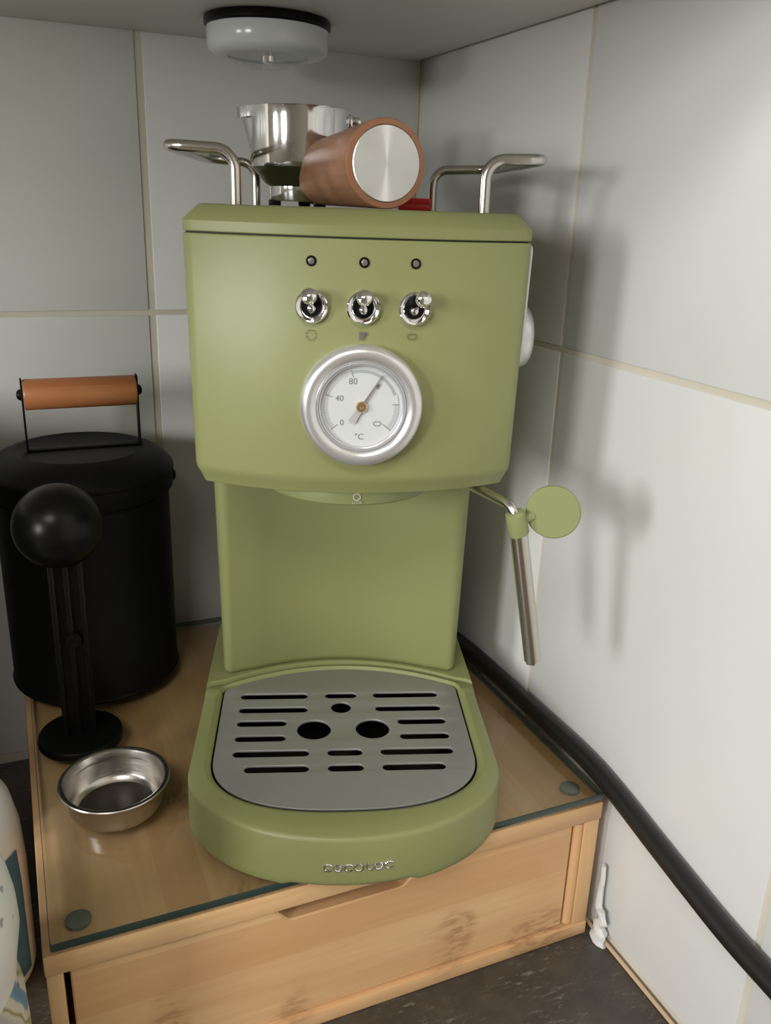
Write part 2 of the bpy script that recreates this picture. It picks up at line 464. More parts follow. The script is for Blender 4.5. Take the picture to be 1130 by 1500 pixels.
# puck light under the cabinet
pk = thing('puck_light', 'round white puck light with dark rim under the cabinet', 'light', (0.1585, 0.552, 0.5158))
b = MB(); b.lathe([(0, 0), (0.0362, 0), (0.0368, -0.001), (0.0368, -0.0042), (0.0362, -0.005), (0, -0.005)], 64); b.build('mounting_rim', BLACK, pk)
b = MB(); b.lathe([(0, -0.0052), (0.0354, -0.0052), (0.0357, -0.006), (0.0353, -0.0150), (0.0340, -0.0178), (0.0310, -0.0196), (0.027, -0.0202), (0.0235, -0.0202), (0.0232, -0.0192), (0, -0.0192)], 64)
b.build('housing', PUCK, pk)
b = MB()
b.lathe([(0.0228, -0.0194), (0.0225, -0.0206), (0.0205, -0.0228), (0.015, -0.0246), (0.008, -0.0254), (0, -0.0256)], 48)
for k in range(10):
    a = 2 * PI * k / 10
    b.tube([(0.006 * math.cos(a), 0.006 * math.sin(a), -0.0250), (0.0195 * math.cos(a), 0.0195 * math.sin(a), -0.0228)], 0.0006, 6)
b.build('clear_lens', LENS, pk)
b = MB(); b.lathe([(0, -0.0192), (0.004, -0.0192), (0.0036, -0.0221), (0.0018, -0.0234), (0, -0.0236)], 20); b.build('lamp_chip', CHROME, pk)

# ---------------------------------------------------------------- bamboo drawer box and glass board
BX0, BX1, BY0, BY1, BT = -0.0135, 0.2885, 0.327, 0.622, 0.0968
box = thing('bamboo_drawer_box', 'light bamboo drawer box under the coffee machine, finger notch in front', 'drawer box')
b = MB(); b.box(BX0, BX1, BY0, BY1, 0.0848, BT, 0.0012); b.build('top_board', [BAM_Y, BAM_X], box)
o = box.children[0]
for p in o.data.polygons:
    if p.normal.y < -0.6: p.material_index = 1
b = MB(); b.box(BX0 + 0.0005, BX0 + 0.0078, BY0 + 0.0008, BY1, 0.0095, 0.0846, 0.0008); b.build('side_panel', BAM_Z, box)
b = MB(); b.box(BX1 - 0.0105, BX1 - 0.0005, BY0 + 0.0008, BY1, 0.0095, 0.0846, 0.0008); b.build('side_panel', BAM_Z, box)
b = MB(); b.box(BX0, BX1, BY0 + 0.0004, BY1, 0.0002, 0.0093, 0.001); b.build('bottom_board', BAM_X, box)
b = MB(); b.box(BX0 + 0.008, BX1 - 0.0105, BY1 - 0.008, BY1 - 0.0005, 0.0095, 0.0846); b.build('back_panel', BAM_X, box)
b = MB(); b.tube([(BX1 - 0.0128, BY0 + 0.0045, 0.0110), (BX1 - 0.0128, BY0 + 0.0045, 0.0835)], 0.0033, 14); b.build('edge_moulding', BAM_Z, box)
# drawer with the finger notch in its top edge
dx0, dx1 = -0.0028, 0.2712
dz0, dz1 = 0.0105, 0.0838
no = outline([(dx0, dz0), (dx1, dz0), (dx1, dz1), (0.1720, dz1), (0.1640, 0.0748), (0.1010, 0.0748), (0.0930, dz1), (dx0, dz1)],
             [0.001, 0.001, 0.001, 0.0015, 0.006, 0.006, 0.0015, 0.001], 6)
b = MB()
nn = normals(no)
rings = []
for y, ins in ((BY0 + 0.0030, 0.0008), (BY0 + 0.0038, 0.0), (BY0 + 0.0145, 0.0)):
    rings.append(b.ring([(p[0] - q[0] * ins, y, p[1] - q[1] * ins) for p, q in zip(no, nn)]))
b.skin(rings[0], rings[1]); b.skin(rings[1], rings[2]); b.cap(rings[0]); b.cap(rings[2])
dr = b.build('drawer', BAM_X, box)
b = MB(); b.box(dx0 + 0.002, dx1 - 0.002, BY0 + 0.0150, BY1 - 0.02, 0.0105, 0.0150); b.build('drawer_floor', BAM_Y, dr)
for x in (dx0 + 0.002, dx1 - 0.010):
    b = MB(); b.box(x, x + 0.008, BY0 + 0.0150, BY1 - 0.02, 0.0152, 0.070); b.build('drawer_side', BAM_Y, dr)

GT = EYE - 0.31                            # top of the glass
gb = thing('glass_board', 'clear glass board with dark green edges lying on the bamboo box', 'glass board')
b = MB(); b.box(BX0 + 0.0035, BX1 - 0.0015, BY0 - 0.001, BY1 - 0.002, GT - 0.0048, GT, 0.0009, 2)
g = b.build('glass_sheet', [GLASS, GLASSEDGE], gb)
for p in g.data.polygons:
    if abs(p.normal.z) < 0.9: p.material_index = 1
for x in (0.003, 0.276):
    for y in (0.343, 0.605):
        b = MB(); h = GT - 0.0048 - BT
        b.lathe([(0, 0), (0.0056, 0), (0.0058, 0.0004), (0.0058, h - 0.0003), (0.0055, h - 0.0001), (0, h - 0.0001)], 28, Matrix.Translation((x, y, BT)))
        b.build('foot_pad', mat('grey_silicone', (0.13, 0.135, 0.11), 0.3) if 'grey_silicone' not in MATS else MATS['grey_silicone'], gb)

# ---------------------------------------------------------------- the coffee machine
YAW = math.radians(-18.67)
MX = 0.019 * math.cos(YAW) + 0.46 * -math.sin(YAW)
MY = 0.019 * math.sin(YAW) + 0.46 * math.cos(YAW)
cm = thing('coffee_machine', 'olive green espresso coffee machine with round temperature gauge', 'coffee machine', (MX, MY, GT), YAW)
def ell(a, b, y0, t, p=2.0):
    c, s = math.cos(t), math.sin(t)
    return (a * math.copysign(abs(c) ** (2 / p), c), y0 + b * math.copysign(abs(s) ** (2 / p), s))
# drip tray (front piece)
front = [ell(0.0828, 0.058, -0.070, PI + PI * k / 60) for k in range(61)]
arc = lambda hw, y0, y1, n=24: [(hw * math.cos(PI * k / n), y0 + (y1 - y0) * math.sin(PI * k / n) ** 0.9) for k in range(n + 1)]
tray_o = front + [(0.0828, 0.010), (0.0810, 0.0125), (0.0735, 0.0140)] + \
    [(0.073 * (1 - 2 * k / 24), 0.0145 + 0.0235 * (1 - (1 - 2 * k / 24) ** 2)) for k in range(25)] + [(-0.0735, 0.0140), (-0.0810, 0.0125), (-0.0828, 0.010)]
NP = 320
to = polar(tray_o, 0, -0.04, NP)
pl_front = [ell(0.0702, 0.0455, -0.0605, PI + PI * k / 48, 2.5) for k in range(49)]
pl_o = pl_front + [(0.0704, -0.004)]
bk = outline([(0.0702, -0.06), (0.0706, 0.0075)] + [(0.0706 * (1 - 2 * k / 24), 0.0075 + 0.0225 * (1 - (1 - 2 * k / 24) ** 2)) for k in range(1, 24)] + [(-0.0706, 0.0075), (-0.0702, -0.06)],
             [0, 0.012] + [0] * 23 + [0.012, 0], 6)
pl_o = pl_front[:-1] + bk[:-1]
po = polar(pl_o, 0, -0.04, NP)
pn = normals(po); tn = normals(to)
off = lambda o, nr, d: [(p[0] + q[0] * d, p[1] + q[1] * d) for p, q in zip(o, nr)]
b = MB(); prev = None
def foot(p, z):
    """two shallow feet: the middle of the front lower edge is raised"""
    if p[1] < -0.09:
        k = min(1, max(0, (0.0335 - abs(p[0] - 0.0015)) / 0.004)); return z + 0.0019 * k
    return z
for z, ins in ((0.0, 0.0022), (0.0008, 0.0008), (0.0024, 0.0001), (0.006, 0.0), (0.0276, 0.0002), (0.0290, 0.0006), (0.0298, 0.0014), (0.0302, 0.0026)):
    kk = lambda p: 1.0 if p[1] < 0.004 else 0.35
    cur = b.ring([(p[0] - q[0] * ins * kk(p), p[1] - q[1] * ins * kk(p), foot(p, z) if z < 0.004 else z) for p, q in zip(to, tn)])
    if prev: b.skin(prev, cur)
    else: b.cap(cur, True)
    prev = cur
rim1 = [(p[0] + q[0] * d, p[1] + q[1] * d) for p, q in zip(po, pn) for d in (0.0052 if p[1] < 0.0 else 0.0030,)]; rim2 = off(po, pn, 0.0016); rim3 = off(po, pn, 0.0012)
for o2, z in ((rim1, 0.0318), ([((p[0] * 0.8 + q[0] * 0.2), (p[1] * 0.8 + q[1] * 0.2)) for p, q in zip(rim1, rim2)], 0.0316), (rim2, 0.0300), (rim3, 0.0292)):
    cur = b.ring([(p[0], p[1], z) for p in o2]); b.skin(prev, cur); prev = cur
b.mi = 1
cur = b.ring([(p[0] * 0.995, p[1], 0.012) for p in rim3]); b.skin(prev, cur); b.cap(cur)
tray = b.build('drip_tray', [GREEN, BLACK], cm, 40)
# slotted plate
def slot(x0, x1, y, r=0.0034):
    return [(x1 - r + r * math.cos(t), y + r * math.sin(t)) for t in [(-PI / 2) + PI * k / 8 for k in range(9)]] + \
           [(x0 + r + r * math.cos(t), y + r * math.sin(t)) for t in [PI / 2 + PI * k / 8 for k in range(9)]]
circ = lambda x, y, r, n=32: [(x + r * math.cos(2 * PI * k / n), y + r * math.sin(2 * PI * k / n)) for k in range(n)]
holes = []
for y, spans in ((-0.0008, ((-0.061, -0.020), (-0.0105, 0.0095), (0.0185, 0.059))), (-0.0158, ((-0.061, -0.020), (0.019, 0.059))),
                 (-0.0298, ((-0.061, -0.032), (0.031, 0.060))), (-0.0446, ((-0.061, -0.032), (0.031, 0.060))),
                 (-0.0590, ((-0.061, -0.019), (-0.010, 0.010), (0.019, 0.060))), (-0.0728, ((-0.054, -0.019), (-0.010, 0.010), (0.019, 0.054)))):
    for x0, x1 in spans: holes.append(slot(x0, x1, y))
holes += [circ(-0.0008, -0.0140, 0.0063), circ(-0.0168, -0.0368, 0.0100), circ(0.0165, -0.0368, 0.0100)]
me = plate_mesh([(p[0] * 0.998, p[1]) for p in po], holes, 0.0003, 0.0004)
b = MB(); b.add_mesh(me, Matrix.Translation((0, 0, 0.0298))); bmesh.ops.remove_doubles(b.bm, verts=b.bm.verts[:], dist=1e-6)
b.build('drip_plate', PLATE, tray, 30)
# raised chrome maker's lettering on the tray front
def tray_y(x): return -0.070 - 0.058 * math.sqrt(1 - (x / 0.0828) ** 2)
LW, LH, LR = 0.0049, 0.0037, 0.00050
b = MB()
def arc_tube(cx, a0, a1, n=18, w=0.0021, h=LH / 2):
    b.tube([(cx + w * math.cos(a0 + (a1 - a0) * k / n), h * math.sin(a0 + (a1 - a0) * k / n), 0) for k in range(n + 1)], LR, 7)
for i, ch in enumerate('cecotec'):
    cx = (i - 3) * LW
    d = math.radians
    if ch == 'c': arc_tube(cx, d(35), d(325))
    if ch == 'o':
        arc_tube(cx, 0, d(359))
    if ch == 'e':
        arc_tube(cx, d(0), d(320)); b.tube([(cx - 0.0019, 0, 0), (cx + 0.0019, 0, 0)], LR, 7)
    if ch == 't':
        b.tube([(cx - 0.0008, 0.0026, 0), (cx - 0.0008, -0.0004, 0)], LR, 7)
        b.tube([(cx - 0.0019, 0.0014, 0), (cx + 0.0016, 0.0014, 0)], LR, 7)
        arc_tube(cx + 0.0008, d(180), d(310), 10, 0.0016, 0.0016)
for v in b.bm.verts:
    x = v.co.x + 0.0045; y, z = v.co.y, v.co.z
    v.co = Vector((x, tray_y(x) - z - 0.0002, 0.0138 + y))
b.build('lettering', CHROME, tray)

# base behind the tray
conc = lambda hw, y0, y1, n=24: [(hw * (-1 + 2 * k / n), y0 + (y1 - y0) * (1 - (-1 + 2 * k / n) ** 2)) for k in range(n + 1)]
bo = outline([(-0.0828, 0.0108), (-0.0790, 0.0140)] + conc(0.0715, 0.0162, 0.0386, 16) + [(0.0790, 0.0140), (0.0828, 0.0108), (0.0828, 0.105), (-0.0828, 0.105)],
             [0] * 21 + [0.012, 0.012], 6)
b = MB(); b.loft(bo, [(0, 0.0008), (0.001, 0), (0.0290, 0.0), (0.0312, 0.0006), (0.0318, 0.0014)]); b.build('base', GREEN, cm)
# column with hollowed front
co_ = outline([(-0.0732, 0.0195), (-0.060, 0.0250)] + conc(0.054, 0.0268, 0.0392, 20) + [(0.060, 0.0250), (0.0732, 0.0195), (0.0732, 0.105), (-0.0732, 0.105)],
              [0.0045, 0] + [0] * 21 + [0, 0.0045, 0.010, 0.010], 8)
b = MB(); b.loft(co_, [(0.0322, 0.0030), (0.0338, 0.0012), (0.0365, 0.0002), (0.192, -0.0028)]); b.build('column', GREEN, cm)
# head
HX = 0.0027                                # the head sits a touch right of the base
HR, HYF, HHW = 0.160, -0.0712, 0.0800
def head_y(x): return HYF + HR - math.sqrt(HR * HR - x * x)
hf = [(HHW * (-1 + 2 * k / 48), head_y(HHW * (-1 + 2 * k / 48))) for k in range(49)]
ho = outline(hf + [(HHW, 0.105), (-HHW, 0.105)], [0.0090] + [0] * 47 + [0.0090, 0.012, 0.012], 8)
# corner rounding needs longer neighbours: rebuild with sparse ends
hf2 = [hf[0]] + hf[5:-5] + [hf[-1]]
ho = outline(hf2 + [(HHW, 0.105), (-HHW, 0.105)], [0.0090] + [0] * (len(hf2) - 2) + [0.0090, 0.012, 0.012], 8)
b = MB(); b.loft(ho, [(0.1806, 0.0140), (0.1806, 0.0066), (0.1810, 0.0058), (0.1862, 0.0034), (0.1880, 0.0023), (0.1905, 0.0018), (0.2966, 0.0), (0.2974, 0.0004), (0.2977, 0.0020)])
head = b.build('head', GREEN, cm); head.location.x = HX
b = MB(); b.loft(ho, [(0.2972, 0.0014), (0.2990, 0.0014)]); b.build('seam_shade_ring', DARKG, cm, loc=(HX, 0, 0))  # dark ring filling the open seam; the gap's shade is its colour
b = MB(); b.loft(ho, [(0.2983, 0.0020), (0.2983, 0.0003), (0.2987, 0.0), (0.3028, 0.0), (0.3036, 0.0004), (0.3090, 0.0066), (0.3098, 0.0080), (0.3100, 0.0100)])
b.build('lid', GREEN, cm, 25, (HX, 0, 0))

def on_head(x, z, out=0.0):
    phi = math.asin(x / HR)
    return face_mtx(x + math.sin(phi) * out, head_y(x) - math.cos(phi) * out, z, phi)
FX = 0.0008                                # controls sit slightly right of the middle
# indicator lamps
for x in (-0.0222, FX, 0.0235):
    b = MB(); b.lathe([(0, -0.002), (0.0023, -0.002), (0.0023, 0.0002), (0.0021, 0.0005), (0.0016, 0.0005), (0.0015, 0.0001)], 24, on_head(x, 0.2880))
    il = b.build('indicator_light', BLACK, cm, loc=(HX, 0, 0))
    b = MB(); b.lathe([(0.0015, 0.0), (0.0014, 0.0004), (0.0008, 0.0007), (0, 0.0008)], 20, on_head(x, 0.2880)); b.build('indicator_lens', LED, il)
# toggle switches
for x, tilt in ((-0.0219, 0.0), (FX, -0.02), (0.0236, 0.22)):
    m = on_head(x, 0.2688)
    b = MB()
    b.lathe([(0, -0.004), (0.0073, -0.004), (0.0075, 0.0), (0.0074, 0.0018), (0.0068, 0.0025), (0.0061, 0.0023), (0.0052, 0.0014), (0.0047, 0.0010), (0.0045, 0.0006)], 40, m)
    b.mi = 1; b.lathe([(0.0045, 0.0006), (0, 0.0005)], 40, m)
    sw = b.build('toggle_switch', [CHROME, BLACK], cm, loc=(HX, 0, 0))
    b = MB(); dirv = Vector((math.sin(tilt), 0.60, 1)).normalized()
    pts = [dirv * t for t in (0.0005, 0.002, 0.005, 0.0080, 0.0100, 0.0113, 0.0120, 0.0123)]
    b.tube([m @ p for p in pts], [0.0016, 0.0017, 0.0022, 0.0032, 0.0036, 0.0032, 0.0021, 0.0006], 20)
    b.build('lever', CHROME, sw)
    b = MB(); b.sphere((0, -0.0008, 0.0), 0.0022, 20, 0.9)
    for v in b.bm.verts: v.co = m @ (v.co + Vector((0, -0.0002, 0.0004)))
    b.build('pivot', CHROME, sw)
# printed symbols on the head
def ring_pts(r, a0, a1, n, w):
    return [(r * math.cos(a0 + (a1 - a0) * k / n), r * math.sin(a0 + (a1 - a0) * k / n)) for k in range(n + 1)]
def flat_strip(b, pts, w, m, h=0.00008):
    """a flat printed line of width w following pts in the frame m"""
    P = [Vector((x, y)) for x, y in pts]; L = []; Rr = []
    for i in range(len(P)):
        t = (P[min(i + 1, len(P) - 1)] - P[max(i - 1, 0)]).normalized(); n = Vector((-t.y, t.x)) * w / 2
        L.append(b.bm.verts.new(m @ Vector((P[i].x + n.x, P[i].y + n.y, h)))); Rr.append(b.bm.verts.new(m @ Vector((P[i].x - n.x, P[i].y - n.y, h))))
    b.skin(L, Rr, False)
def poly(b, pts, m, h=0.00008): b.cap([b.bm.verts.new(m @ Vector((x, y, h))) for x, y in pts])
m = on_head(-0.0222, 0.2562)
b = MB()
for k in range(8): flat_strip(b, ring_pts(0.0022, k * PI / 4 + 0.1, k * PI / 4 + 0.6, 5, 0), 0.0004, m)
b.build('power_symbol', PRINTD, head)
def cup(b, m, s):
    poly(b, [(-0.0016 * s, 0.0016 * s), (-0.0014 * s, -0.0012 * s), (0.0008 * s, -0.0012 * s), (0.0010 * s, 0.0016 * s)], m)
    flat_strip(b, [(0.001 * s, 0.0013 * s), (0.0019 * s, 0.0012 * s), (0.0019 * s, 0.0002 * s), (0.0009 * s, 0.0001 * s)], 0.0005 * s, m)
    flat_strip(b, [(-0.0016 * s, -0.0017 * s), (0.001 * s, -0.0017 * s)], 0.0005 * s, m)
b = MB(); cup(b, on_head(FX, 0.2567), 1.0); b.build('cup_symbol', PRINT, head)
def steam(b, m, s):
    flat_strip(b, [(-0.0009 * s, 0.0009 * s), (-0.0018 * s, 0.0008 * s), (-0.0021 * s, 0.0), (-0.0012 * s, -0.0012 * s), (0.0012 * s, -0.0012 * s), (0.0021 * s, 0.0), (0.0018 * s, 0.0008 * s), (0.0009 * s, 0.0009 * s)], 0.00042 * s, m)
    for x in (-0.0008, 0, 0.0008): flat_strip(b, [(x * s, 0.0007 * s), (x * s, 0.0014 * s)], 0.0004 * s, m)
b = MB(); steam(b, on_head(0.0231, 0.2565), 1.0); b.build('steam_symbol', PRINTD, head)

# temperature gauge
GX, GZ = 0.0008, 0.2252
m = on_head(GX, GZ)
b = MB()
b.lathe([(0, -0.004), (0.0276, -0.004), (0.0280, 0.0), (0.0280, 0.0028), (0.0276, 0.0046), (0.0264, 0.0062), (0.0246, 0.0070), (0.0226, 0.0067), (0.0212, 0.0058), (0.0207, 0.0052)], 96, m)
gauge = b.build('gauge', SILVER, cm, loc=(HX, 0, 0))
b = MB()
b.lathe([(0.0207, 0.0052), (0.0205, 0.0048), (0.0202, 0.0056), (0.0197, 0.0056), (0.0195, 0.0048), (0.0191, 0.0052), (0.0187, 0.0050), (0.0185, 0.0030)], 96, m)
b.build('inner_ring', mat('bright_ring_metal', (0.66, 0.66, 0.67), 0.25, 0.5), gauge)
b = MB(); b.lathe([(0.0187, 0.0030), (0, 0.0030)], 64, m); dial = b.build('dial_face', DIAL, gauge)
pol = lambda r, deg: (r * math.cos(math.radians(deg)), r * math.sin(math.radians(deg)))
b = MB(); H = 0.0031
def gring(r, a0, a1, w, n=40): flat_strip(b, [pol(r, a0 + (a1 - a0) * k / n) for k in range(n + 1)], w, m, H)
gring(0.0170, 219, 106, 0.00018); gring(0.0172, 20, -41, 0.00022)
k = 218.0
while k > 107:
    flat_strip(b, [pol(0.0152, k), pol(0.0167, k)], 0.00016, m, H); k -= 2.75
k = 3.0
while k > -40:
    flat_strip(b, [pol(0.0150, k), pol(0.0168, k)], 0.00018, m, H); k -= 2.6
for a in (218, 162, 106): flat_strip(b, [pol(0.0136, a), pol(0.0172, a)], 0.00032, m, H)
flat_strip(b, [pol(0.0140, 4), pol(0.0172, 4)], 0.00032, m, H); flat_strip(b, [pol(0.0128, -39), pol(0.0172, -39)], 0.00036, m, H)
for s, x, y, sz in (('0', -0.0088, -0.0076, 0.0038), ('40', -0.0100, 0.0036, 0.0038), ('80', -0.0040, 0.0114, 0.0040), ('°C', -0.0008, -0.0142, 0.0040)):
    b.add_mesh(text_mesh(s, sz, 0.00004), m @ Matrix.Translation((x, y, H)))
cup(b, m @ Matrix.Translation((0.0074, 0.0094, H)), 0.62); steam(b, m @ Matrix.Translation((0.0074, -0.0078, H)), 0.85)
b.build('dial_markings', mat('dial_print', (0.24, 0.25, 0.26), 0.6), gauge)
b = MB(); gring_ = [pol(0.0161, 106 - 86 * k / 40) for k in range(41)]; flat_strip(b, gring_, 0.0014, m, H); b.build('dial_band', mat('dial_band_print', (0.42, 0.45, 0.46), 0.6), gauge)
b = MB(); na = math.radians(58); dv = Vector((math.cos(na), math.sin(na))); pv = Vector((-dv.y, dv.x))
def quad(a, c, w0, w1, h):
    A, C = dv * a, dv * c
    pts = [A + pv * w0, A - pv * w0, C - pv * w1, C + pv * w1]
    lo = b.ring([m @ Vector((p.x, p.y, h)) for p in pts]); hi = b.ring([m @ Vector((p.x, p.y, h + 0.0003)) for p in pts])
    b.skin(lo, hi); b.cap(hi); b.cap(lo, True)
quad(-0.001, 0.0172, 0.0006, 0.00022, 0.0042); b.build('needle', NEEDLE, gauge)
b = MB(); quad(-0.0082, -0.001, 0.0017, 0.0012, 0.0041); b.build('counterweight', mat('counterweight_paint', (0.52, 0.51, 0.51), 0.4), gauge)
b = MB(); b.lathe([(0.0026, 0.0030), (0.0026, 0.0046), (0.0021, 0.0052), (0.0007, 0.0052), (0.0004, 0.0048), (0, 0.0048)], 28, m); b.build('needle_hub', BRASS, gauge)
b = MB(); b.lathe([(0.0191, 0.0053), (0.0, 0.0057)], 64, m); b.build('gauge_glass', LENS, gauge)

# group collar under the head
b = MB()
b.lathe([(0, -0.0005), (0.0462, -0.0005), (0.0465, -0.0010), (0.0460, -0.0096), (0.0450, -0.0106), (0.0350, -0.0106), (0.0345, -0.004), (0, -0.004)], 96, Matrix.Translation((0.0015, -0.0080, 0.1810)))
coll = b.build('group_collar', GREEN2, cm)
b = MB(); m = face_mtx(0.0035, -0.0080 - 0.0465, 0.1810 - 0.0056)
flat_strip(b, ring_pts(0.0017, 0, 2 * PI, 28, 0), 0.0006, m, 0.00012)
b.add_mesh(text_mesh('LOCK', 0.0019), m @ Matrix.Translation((0.0001, -0.0029, 0.0003)))
b.build('lock_mark', PRINTW, coll)

# steam wand
wy = -0.0755
b = MB()
b.tube(round_path([(0.050, -0.020, 0.200), (0.0565, -0.030, 0.1782), (0.0775, wy, 0.1780), (0.0815, wy, 0.1650)], [0, 0.005, 0.008, 0], 8), 0.0025, 16)
wand = b.build('steam_wand', STEEL, cm)
b = MB(); b.tube([(0.0783, wy, 0.1752), (0.0786, wy, 0.1745), (0.0812, wy, 0.1645), (0.0815, wy, 0.1638)], [0.0042, 0.0050, 0.0050, 0.0046], 28); b.build('wand_grip', GREEN2, wand)
a_, e_ = Vector((0.0812, wy, 0.1642)), Vector((0.0945, wy, 0.0945))
b = MB()
b.tube([a_, a_ + (e_ - a_) * 0.004, a_ + (e_ - a_) * 0.985], [0.0040, 0.0044, 0.0044], 28, caps=False)
ax = (e_ - a_).normalized(); u_ = Vector((0, 1, 0)); v_ = ax.cross(u_)
n_t = 28; base = a_ + (e_ - a_) * 0.985
for k in range(n_t):                       # castellated end of the sleeve
    if k % 7 in (5, 6): continue
    q = []
    for j in (k, k + 1):
        d = u_ * math.cos(2 * PI * j / n_t) + v_ * math.sin(2 * PI * j / n_t); q.append(d)
    vs = [b.bm.verts.new(base + q[0] * 0.0044), b.bm.verts.new(base + q[1] * 0.0044), b.bm.verts.new(e_ + q[1] * 0.0044), b.bm.verts.new(e_ + q[0] * 0.0044)]
    b.bm.faces.new(vs)
b.tube([base - ax * 0.004, base - ax * 0.003], 0.0043, 28)
b.build('frother_sleeve', STEEL, wand)
b = MB()
mt = Matrix.Translation((0.0968, wy - 0.001, 0.1757)) @ Matrix.Rotation(math.radians(-20), 4, 'Z') @ Matrix.Rotation(PI / 2, 4, 'X')
b.lathe([(0, -0.0016), (0.0125, -0.0016), (0.0131, -0.0010), (0.0132, 0.0), (0.0131, 0.0010), (0.0125, 0.0016), (0, 0.0016)], 56, mt)
b.tube([(0.0800, wy + 0.0006, 0.1700), (0.0880, wy + 0.0020, 0.1728)], 0.0024, 12)
b.build('wand_tab', GREEN2, wand)
# silver side plate and steam knob on the right flank
b = MB()
so = outline([(-0.030, 0.2430), (0.030, 0.2430), (0.030, 0.2965), (-0.030, 0.2965)], [0.012, 0.012, 0.004, 0.004], 6)
sn = normals(so); prev = None
for x, ins in ((0.0795, 0), (0.0836, 0), (0.0846, 0.0010)):
    cur = b.ring([(x + (p[1] - 0.27) * 0.02, p[0] - q[0] * ins, p[1] - q[1] * ins) for p, q in zip(so, sn)])
    if prev: b.skin(prev, cur)
    else: b.cap(cur, True)
    prev = cur
b.cap(prev); b.build('side_plate', SILVER, cm, loc=(HX, 0, 0))
b = MB(); mk = Matrix.Translation((0.0815, 0.0, 0.2485)) @ Matrix.Rotation(PI / 2, 4, 'Y')
b.lathe([(0, 0), (0.0168, 0.0), (0.0172, 0.006), (0.0166, 0.0090), (0.0152, 0.0120), (0.0125, 0.0138), (0.0080, 0.0148), (0, 0.0151)], 56, mk); b.build('steam_knob', SILVER, cm, loc=(0.0012, 0, 0))
# wire cup rails
def rail(pts, rr):
    b = MB(); b.tube(round_path(pts, rr, 9), 0.0026, 14); b.build('cup_rail', STEEL, cm)
rail([(-0.0545, -0.030, 0.3085), (-0.0545, -0.030, 0.3335), (-0.0855, -0.030, 0.3345), (-0.0800, 0.088, 0.3345), (-0.0525, 0.092, 0.3330), (-0.0525, 0.092, 0.3085)], [0, 0.009, 0.008, 0.012, 0.009, 0])
rail([(0.0620, -0.030, 0.3085), (0.0620, -0.030, 0.3335), (0.0900, -0.030, 0.3345), (0.0880, 0.088, 0.3345), (0.0530, 0.092, 0.3330), (0.0530, 0.092, 0.3085)], [0, 0.009, 0.008, 0.012, 0.009, 0])

# ---------------------------------------------------------------- things on top of the machine
MW = Matrix.Translation((MX, MY, GT)) @ Matrix.Rotation(YAW, 4, 'Z')
# wooden cylinder lying on its side
P0 = MW @ Vector((0.0158, -0.022, 0.310 + 0.0204)); P1 = MW @ Vector((-0.0205, 0.088, 0.310 + 0.0176))
axv = (P0 - P1).normalized(); ln = (P0 - P1).length
wc = thing('wooden_cylinder', 'reddish brown wooden cylinder with silver end lying on the coffee machine', 'cylinder', P1)
q = axv.to_track_quat('Z', 'Y'); wc.rotation_euler = q.to_euler()
b = MB()
b.lathe([(0, 0.001), (0.008, 0.0), (0.0125, 0.0012), (0.0152, 0.0042), (0.0165, 0.010), (0.0202, ln - 0.0012)], 64)
b.mi = 1; b.lathe([(0.0202, ln - 0.0012), (0.0198, ln - 0.0002), (0.0174, ln), (0.0172, ln - 0.0006)], 64)
b.build('wooden_body', [WALNUT, WALNUT_END], wc)
b = MB(); b.lathe([(0.0172, ln - 0.001), (0.0172, ln - 0.0002), (0.0168, ln + 0.0001), (0, ln + 0.0001)], 64); b.build('end_cap', SPUN, wc)
b = MB()
for x_, y_ in ((-0.012, 0.012), (-0.004, 0.0165)):
    b.lathe([(0, 0.0008), (0.0022, 0.0006), (0.0026, 0)], 16, Matrix.Translation((x_, y_, 0.016)) @ Vector((x_, y_, 0)).to_track_quat('Z', 'Y').to_matrix().to_4x4())
b.build('wood_plug', WALNUT_END, wc)

# small metal pot
pt = thing('metal_pot', 'small shiny metal pot with pouring lip behind the wooden cylinder', 'pot', MW @ Vector((-0.0265, 0.074, 0.3100)), YAW)
b = MB()
prof = [(0.0, 0.0105), (0.0172, 0.0105), (0.0195, 0.0120), (0.0262, 0.0190), (0.0272, 0.0205), (0.0278, 0.0230), (0.0282, 0.0400), (0.0283, 0.0448), (0.0284, 0.0458), (0.0285, 0.0500), (0.0288, 0.0512), (0.0282, 0.0514), (0.0272, 0.0500), (0.0262, 0.0230), (0.0, 0.0215)]
b.lathe(prof, 72)
for v in b.bm.verts:                       # pouring lip drawn out at the left of the rim
    k = max(0, (v.co.z - 0.0449) / 0.0009); a = math.atan2(v.co.y, v.co.x)
    d = abs(abs(a) - PI)
    if k > 0 and d < 0.55 and math.hypot(v.co.x, v.co.y) > 0.02:
        f = math.cos(d / 0.55 * PI / 2) ** 1.0 * min(1, k) ** 1.5; v.co.x -= 0.0065 * f; v.co.z -= 0.0004 * f
b.mi = 1
for v in b.bm.faces:
    c = v.calc_center_median()
    if c.z < 0.0200 and c.z > 0.0100: v.material_index = 1
b.build('pot_body', [POTSTEEL, mat('green_reflection_metal', (0.10, 0.11, 0.06), 0.3, 0.8)], pt)  # underside: dark green reflection put into its colour
b = MB(); b.lathe([(0, 0.0026), (0.0168, 0.0026), (0.0172, 0.0034), (0.0172, 0.0104), (0, 0.0104)], 56); b.build('pot_foot', POTSTEEL, pt)
b = MB(); b.box(0.0275, 0.0345, -0.0042, 0.0042, 0.0438, 0.0482, 0.0012); b.box(0.0270, 0.0298, -0.0050, 0.0050, 0.0425, 0.0492, 0.0010); b.build('handle_lug', CHROME, pt)
